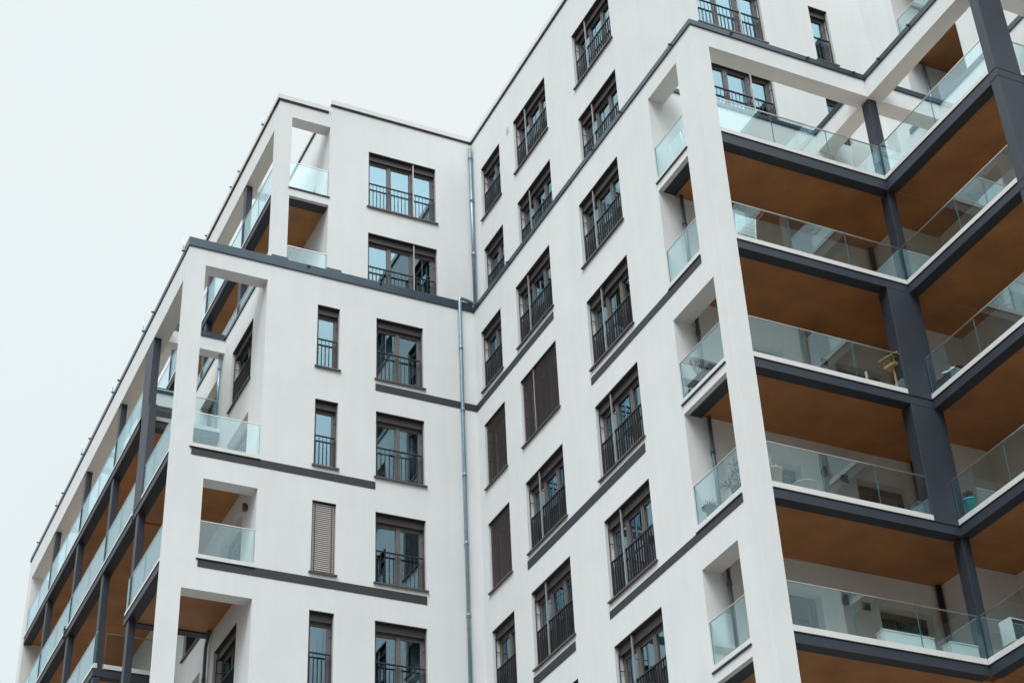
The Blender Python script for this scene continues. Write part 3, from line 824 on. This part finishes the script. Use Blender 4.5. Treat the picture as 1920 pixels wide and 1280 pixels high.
# bird feeder house on a post
bf = thing('bird_house', (21.02, 23.86, 19.48), 'wooden bird feeder house on a post with cross foot beside the dark column', 'bird house', math.radians(12))
a = MB(); a.tube([(0, 0, .03), (0, 0, .66)], .026, 8); loc_build(a, 'post', M_WOOD, bf)
a = MB(); a.box(-.20, .20, -.022, .022, 0, .04); a.box(-.022, .022, -.20, -.0225, 0, .04); a.box(-.022, .022, .0225, .20, 0, .04)
loc_build(a, 'foot', M_WOOD, bf)
a = MB(); a.box(-.13, .13, -.15, .15, .66, .68)
for y0, y1 in ((-.15, -.135), (.135, .15)): a.box(-.13, .13, y0, y1, .681, .715)
for x0, x1 in ((-.13, -.115), (.115, .13)): a.box(x0, x1, -.134, .134, .681, .715)
loc_build(a, 'tray', M_WOOD, bf)
for x in (-.11, .11):
    for y in (-.13, .13):
        a = MB(); a.hexa([(x - .011, y - .011, .716), (x + .011, y - .011, .716), (x + .011, y + .011, .716), (x - .011, y + .011, .716)] + [(x * 1.18 + sx, y + sy, .85) for sx, sy in ((-.011, -.011), (.011, -.011), (.011, .011), (-.011, .011))])
        loc_build(a, 'corner_post', M_WOOD, bf)
a = MB()
for s in (-1, 1):
    for y0, y1 in ((-.21, .21),):
        p = [(0, y0, .965), (0, y1, .965), (s * .21, y1, .845), (s * .21, y0, .845)]
        q = [(x, y, z + .016) for x, y, z in p]
        a.hexa(p + q)
a.box(-.15, .15, -.145, -.128, .851, .866); a.box(-.15, .15, .128, .145, .851, .866)
bmesh.ops.recalc_face_normals(a.bm, faces=a.bm.faces)
loc_build(a, 'roof', M_WOOD, bf)

a = MB(); lathe(a, [(.026, 0), (.030, .02), (.028, .30), (.032, .31), (.020, .312)], 14); 
cup = loc_build(a, 'candle', M_SCREEN, None); cup.location = (20.20, 23.80, 19.48)
tag(cup, 'thin white candle standing on the balcony edge left of the bird feeder', 'candle')

# cushions and cloth on a dark chest
ch = thing('storage_chest', (22.06, 23.28, 19.48), 'dark chest behind the dark column, with orange and white cloths heaped on its lid', 'chest')
a = MB(); a.box(-.24, .24, -.46, .40, 0, .26); loc_build(a, 'chest_body', M_TABLE, ch, .01)
a = MB(); a.box(-.255, .255, -.475, .415, .261, .285); loc_build(a, 'lid', M_TABLE, ch, .006)
def cloth(name, m, loc, sx, sy, h, label, seed, rz=0.0, tilt=0.0):
    rnd = random.Random(seed); n = 12; mb = MB(); g_ = {}
    ph = [rnd.random() * 6 for _ in range(6)]
    for i in range(n + 1):
        for j in range(n + 1):
            u, v = i / n * 2 - 1, j / n * 2 - 1
            e = max(0, 1 - max(abs(u), abs(v)) ** 4)
            z = h * e * (.65 + .2 * math.sin(4 * u + ph[0]) + .18 * math.sin(5 * v + ph[1] + u * 2)) + tilt * (v + 1) + .002
            g_[i, j] = mb.bm.verts.new((u * sx * (1 + .05 * math.sin(3 * v + ph[2])), v * sy * (1 + .05 * math.sin(3 * u + ph[3])), z))
    for i in range(n):
        for j in range(n):
            f = mb.bm.faces.new((g_[i, j], g_[i + 1, j], g_[i + 1, j + 1], g_[i, j + 1])); f.smooth = True
    o = loc_build(mb, name, m, None)
    md = o.modifiers.new('Solid', 'SOLIDIFY'); md.thickness = .012; md.offset = 1
    o.location = loc; o.rotation_euler.z = rz; tag(o, label, 'cloth'); return o
cloth('folded_cushion', M_ORANGE, (21.96, 23.52, 19.77), .15, .13, .10, 'orange cushion lying on the dark chest beside the dark column', 3)
cloth('crumpled_cloth', M_WHITEC, (22.0, 23.18, 19.77), .16, .20, .13, 'crumpled white cloth on the dark chest beside the dark column', 5, .3, .02)
cloth('folded_blanket', M_PLUM, (22.02, 22.94, 19.77), .17, .08, .06, 'plum coloured folded blanket on the dark chest beside the dark column', 8)

# potted plants
def pot(t, m, r0, r1, h):
    a = MB(); lathe(a, [(r0, 0), (r1, h - .03), (r1 + .012, h - .03), (r1 + .012, h), (r1 - .012, h), (r1 - .02, h - .035)], 22); loc_build(a, 'pot', m, t)
    a = MB(); a.tube([(0, 0, h - .04), (0, 0, h - .034)], r1 - .013, 18); loc_build(a, 'soil', mat('potting_soil', (.03, .02, .015), .95), t)
t = thing('potted_plant', (21.98, 23.50, 16.48), 'turquoise pot with a dark bushy plant beside the dark column', 'plant')
pot(t, M_TURQ, .085, .125, .46)
a = MB(); rnd = random.Random(2)
for k in range(260):
    th, ph = rnd.random() * 6.28, rnd.random() * 1.3
    r = .05 + rnd.random() * .10
    p = Vector((math.cos(th) * math.sin(ph) * r, math.sin(th) * math.sin(ph) * r, .46 + math.cos(ph) * r * 1.1))
    leaf_blade(a, p, (math.cos(th), math.sin(th), .4 + rnd.random()), .3, .05, .010, .3, 2)
loc_build(a, 'foliage', mat('russet_leaf', (0.06, 0.03, 0.028), .7, color2=(.03, .03, .02), scale=15), t)
t = thing('potted_cactus', (17.63, 24.0, 16.48), 'peach coloured pot with a pale thin cactus beside the white corner pillar', 'plant')
pot(t, M_TERRA, .12, .165, .50)
for s in ([(0, .02, .46), (.01, .02, .60), (-.03, .02, .72), (-.02, .0, .84)], [(.04, -.02, .46), (.07, -.03, .56), (.05, -.02, .66)], [(-.05, .0, .46), (-.07, .02, .58)], [(.02, .05, .46), (.03, .06, .57), (.07, .06, .62)]):
    a = MB(); a.tube(s, [.016] + [.014] * (len(s) - 2) + [.006], 7); loc_build(a, 'stem', mat('pale_cactus', (.36, .48, .42), .6), t)
t = thing('planter_bowl', (18.22, 23.86, 16.48), 'low bowl of small grey succulents at the foot of the balustrade glass', 'plant')
a = MB(); lathe(a, [(.16, 0), (.22, .20), (.235, .20), (.235, .225), (.2, .225), (.19, .2)], 20); loc_build(a, 'bowl', mat('grey_bowl', (.42, .40, .38), .7), t)
a = MB(); rnd = random.Random(9)
for k in range(14):
    x, y = rnd.uniform(-.17, .17), rnd.uniform(-.13, .13)
    for q in range(9):
        th = q * .7; leaf_blade(a, (x, y, .20), (math.cos(th), math.sin(th), .4), .6, .05 + rnd.random() * .03, .012, .4, 2)
loc_build(a, 'foliage', mat('grey_succulent', (.22, .23, .19), .7, color2=(.12, .10, .08), scale=10), t)

t = thing('potted_palm', (17.22, 24.62, 16.48), 'dark spiky palm in a black pot behind the side balustrade glass', 'plant')
pot(t, M_BLACKP, .13, .17, .36)
rnd = random.Random(4)
for (x, y, h, ln) in ((.0, .0, .52, .24), (-.03, .14, .72, .32), (.03, -.12, .60, .24), (-.06, .26, .50, .30), (.0, .08, .88, .28), (.04, -.03, .75, .2)):
    a = MB(); a.tube([(x * .2, y * .2, .30), (x * .6, y * .6, h * .65), (x, y, h)], [.014, .011, .008], 6); loc_build(a, 'stem', M_LEAF, t)
    f = MB()
    for k in range(24):
        th = rnd.random() * 6.28; u = rnd.uniform(-.15, 1.2)
        leaf_blade(f, (x, y, h), (math.cos(th), math.sin(th), 0), u, ln * rnd.uniform(.6, 1.05), .011, rnd.uniform(.2, .7), 4)
    loc_build(f, 'frond', M_LEAF, t)
t = thing('small_plant', (17.0, 25.42, 16.48), 'small teal leafed plant in a dish near the downpipe, behind the side balustrade glass', 'plant')
a = MB(); lathe(a, [(.06, 0), (.09, .24), (.17, .26), (.17, .28), (.05, .272)], 18); loc_build(a, 'dish', M_BLACKP, t)
a = MB()
for k in range(80):
    th = rnd.random() * 6.28; leaf_blade(a, (0, 0, .27 + rnd.random() * .06), (math.cos(th), math.sin(th), 0), rnd.uniform(.1, 1.3), rnd.uniform(.09, .19), .014, .5, 3)
loc_build(a, 'foliage', mat('teal_leaf', (.10, .26, .26), .5, var=.3, scale=10), t)

# low dark table and dried stems behind the middle side balustrade
t = thing('low_table', (17.22, 25.16, 19.48), 'low dark table behind the middle side balustrade glass', 'table')
a = MB(); a.box(-.30, .34, -.46, .46, .27, .30); loc_build(a, 'tabletop', M_TABLE, t, .004)
for x in (-.27, .31):
    for y in (-.43, .43):
        a = MB(); a.box(x - .018, x + .018, y - .018, y + .018, 0, .269); loc_build(a, 'leg', M_TABLE, t)
t = thing('dried_plant', (17.05, 25.36, 19.785), 'dry brown stems in a little dark vase on the low table', 'plant')
a = MB(); lathe(a, [(.02, 0), (.05, .03), (.05, .08), (.02, .12), (.026, .13)], 14); loc_build(a, 'vase', M_BLACKP, t)
for k in range(7):
    x, y = rnd.uniform(-.10, .16), rnd.uniform(-.25, .12)
    a = MB(); pts = [(0, 0, .12)] + [(x * s + rnd.uniform(-.01, .01), y * s + rnd.uniform(-.01, .01), .12 + .42 * s * (1 - .25 * s * (k % 3))) for s in (.3, .55, .8, 1)]
    a.tube(pts, [.006, .005, .005, .004, .003], 5)
    for p in pts[2:]:
        for q in range(3): leaf_blade(a, p, (rnd.uniform(-1, 1), rnd.uniform(-1, 1), 0), rnd.uniform(-.8, .5), .06, .008, .5, 2)
    loc_build(a, 'stem', M_STEM, t)

# wire basket trolley
t = thing('wire_basket', (21.07, 23.92, 16.48), 'blue rimmed wire basket on the balcony floor beside the dark column', 'basket')
a = MB(); c4 = [(-.15, -.11), (.15, -.11), (.15, .11), (-.15, .11)]
for (p, q) in zip(c4, c4[1:] + c4[:1]): a.tube([(*p, .38), (*q, .38)], .010, 6)
for p in c4: a.tube([(*p, 0), (*p, .38)], .008, 6)
loc_build(a, 'rim', M_BLUE, t)
a = MB()
for k in range(1, 9):
    z = k * .042
    for (p, q) in zip(c4, c4[1:] + c4[:1]): a.tube([(*p, z), (*q, z)], .0022, 4, False)
for k in range(1, 10):
    x = -.15 + k * .03
    for y in (-.11, .11): a.tube([(x, y, .0), (x, y, .38)], .0022, 4, False)
loc_build(a, 'mesh', mat('grey_wire', (.45, .5, .52), .4, metal=.5), t)

# white benches on the lowest visible balcony
def bench(x0, x1, label):
    t = thing('storage_bench', ((x0 + x1) / 2, 23.86, 13.48), label, 'bench'); w = (x1 - x0) / 2
    a = MB(); a.box(-w, w, -.12, .12, 0, .27); loc_build(a, 'bench_body', M_SCREEN, t, .006)
    a = MB(); a.box(-w - .012, w + .012, -.135, .135, .271, .295); loc_build(a, 'lid', M_SCREEN, t, .005)
bench(19.42, 20.58, 'longer low white storage bench in front of the dark balcony door')
bench(20.96, 21.62, 'shorter low white storage bench beside the thin dark column')
t = thing('cabinet', (22.28, 23.30, 13.48), 'small white cabinet with two dark glazed doors by the thin dark column', 'cabinet', math.radians(4))
a = MB(); a.box(-.30, .30, -.16, .16, .20, .70); loc_build(a, 'cabinet_body', M_SCREEN, t, .008)
for x0, x1 in ((-.265, -.008), (.008, .265)):
    a = MB(); a.box(x0, x1, -.172, -.161, .25, .66); loc_build(a, 'cabinet_door', mat('smoked_door', (.02, .022, .028), .25), t)
a = MB(); a.box(-.27, .27, -.14, .14, 0, .199); loc_build(a, 'plinth', M_TABLE, t)

# black planter trough on the left terrace, clamp on the left balustrade
t = thing('planter_trough', (9.24, 39.92, 25.48), 'black planter trough behind the glass of the left terrace', 'planter')
a = MB()
a.box(-.24, .24, -.12, .12, 0, .40); loc_build(a, 'trough', M_BLACKP, t, .01)
a = MB(); a.box(-.255, .255, -.135, .135, .401, .425); loc_build(a, 'rim', M_BLACKP, t, .004)
t = thing('parasol_clamp', (8.60, 46.95, 22.02), 'small black clamp gripping the glass of a left balcony', 'clamp')
a = MB(); a.tube([(-.04, 0, 0), (-.04, 0, .42)], .022, 8); loc_build(a, 'tube', M_BLACKP, t)
a = MB(); a.box(-.07, .06, -.03, .03, .06, .10); a.box(-.07, .06, -.03, .03, .30, .34); loc_build(a, 'jaw', M_BLACKP, t)
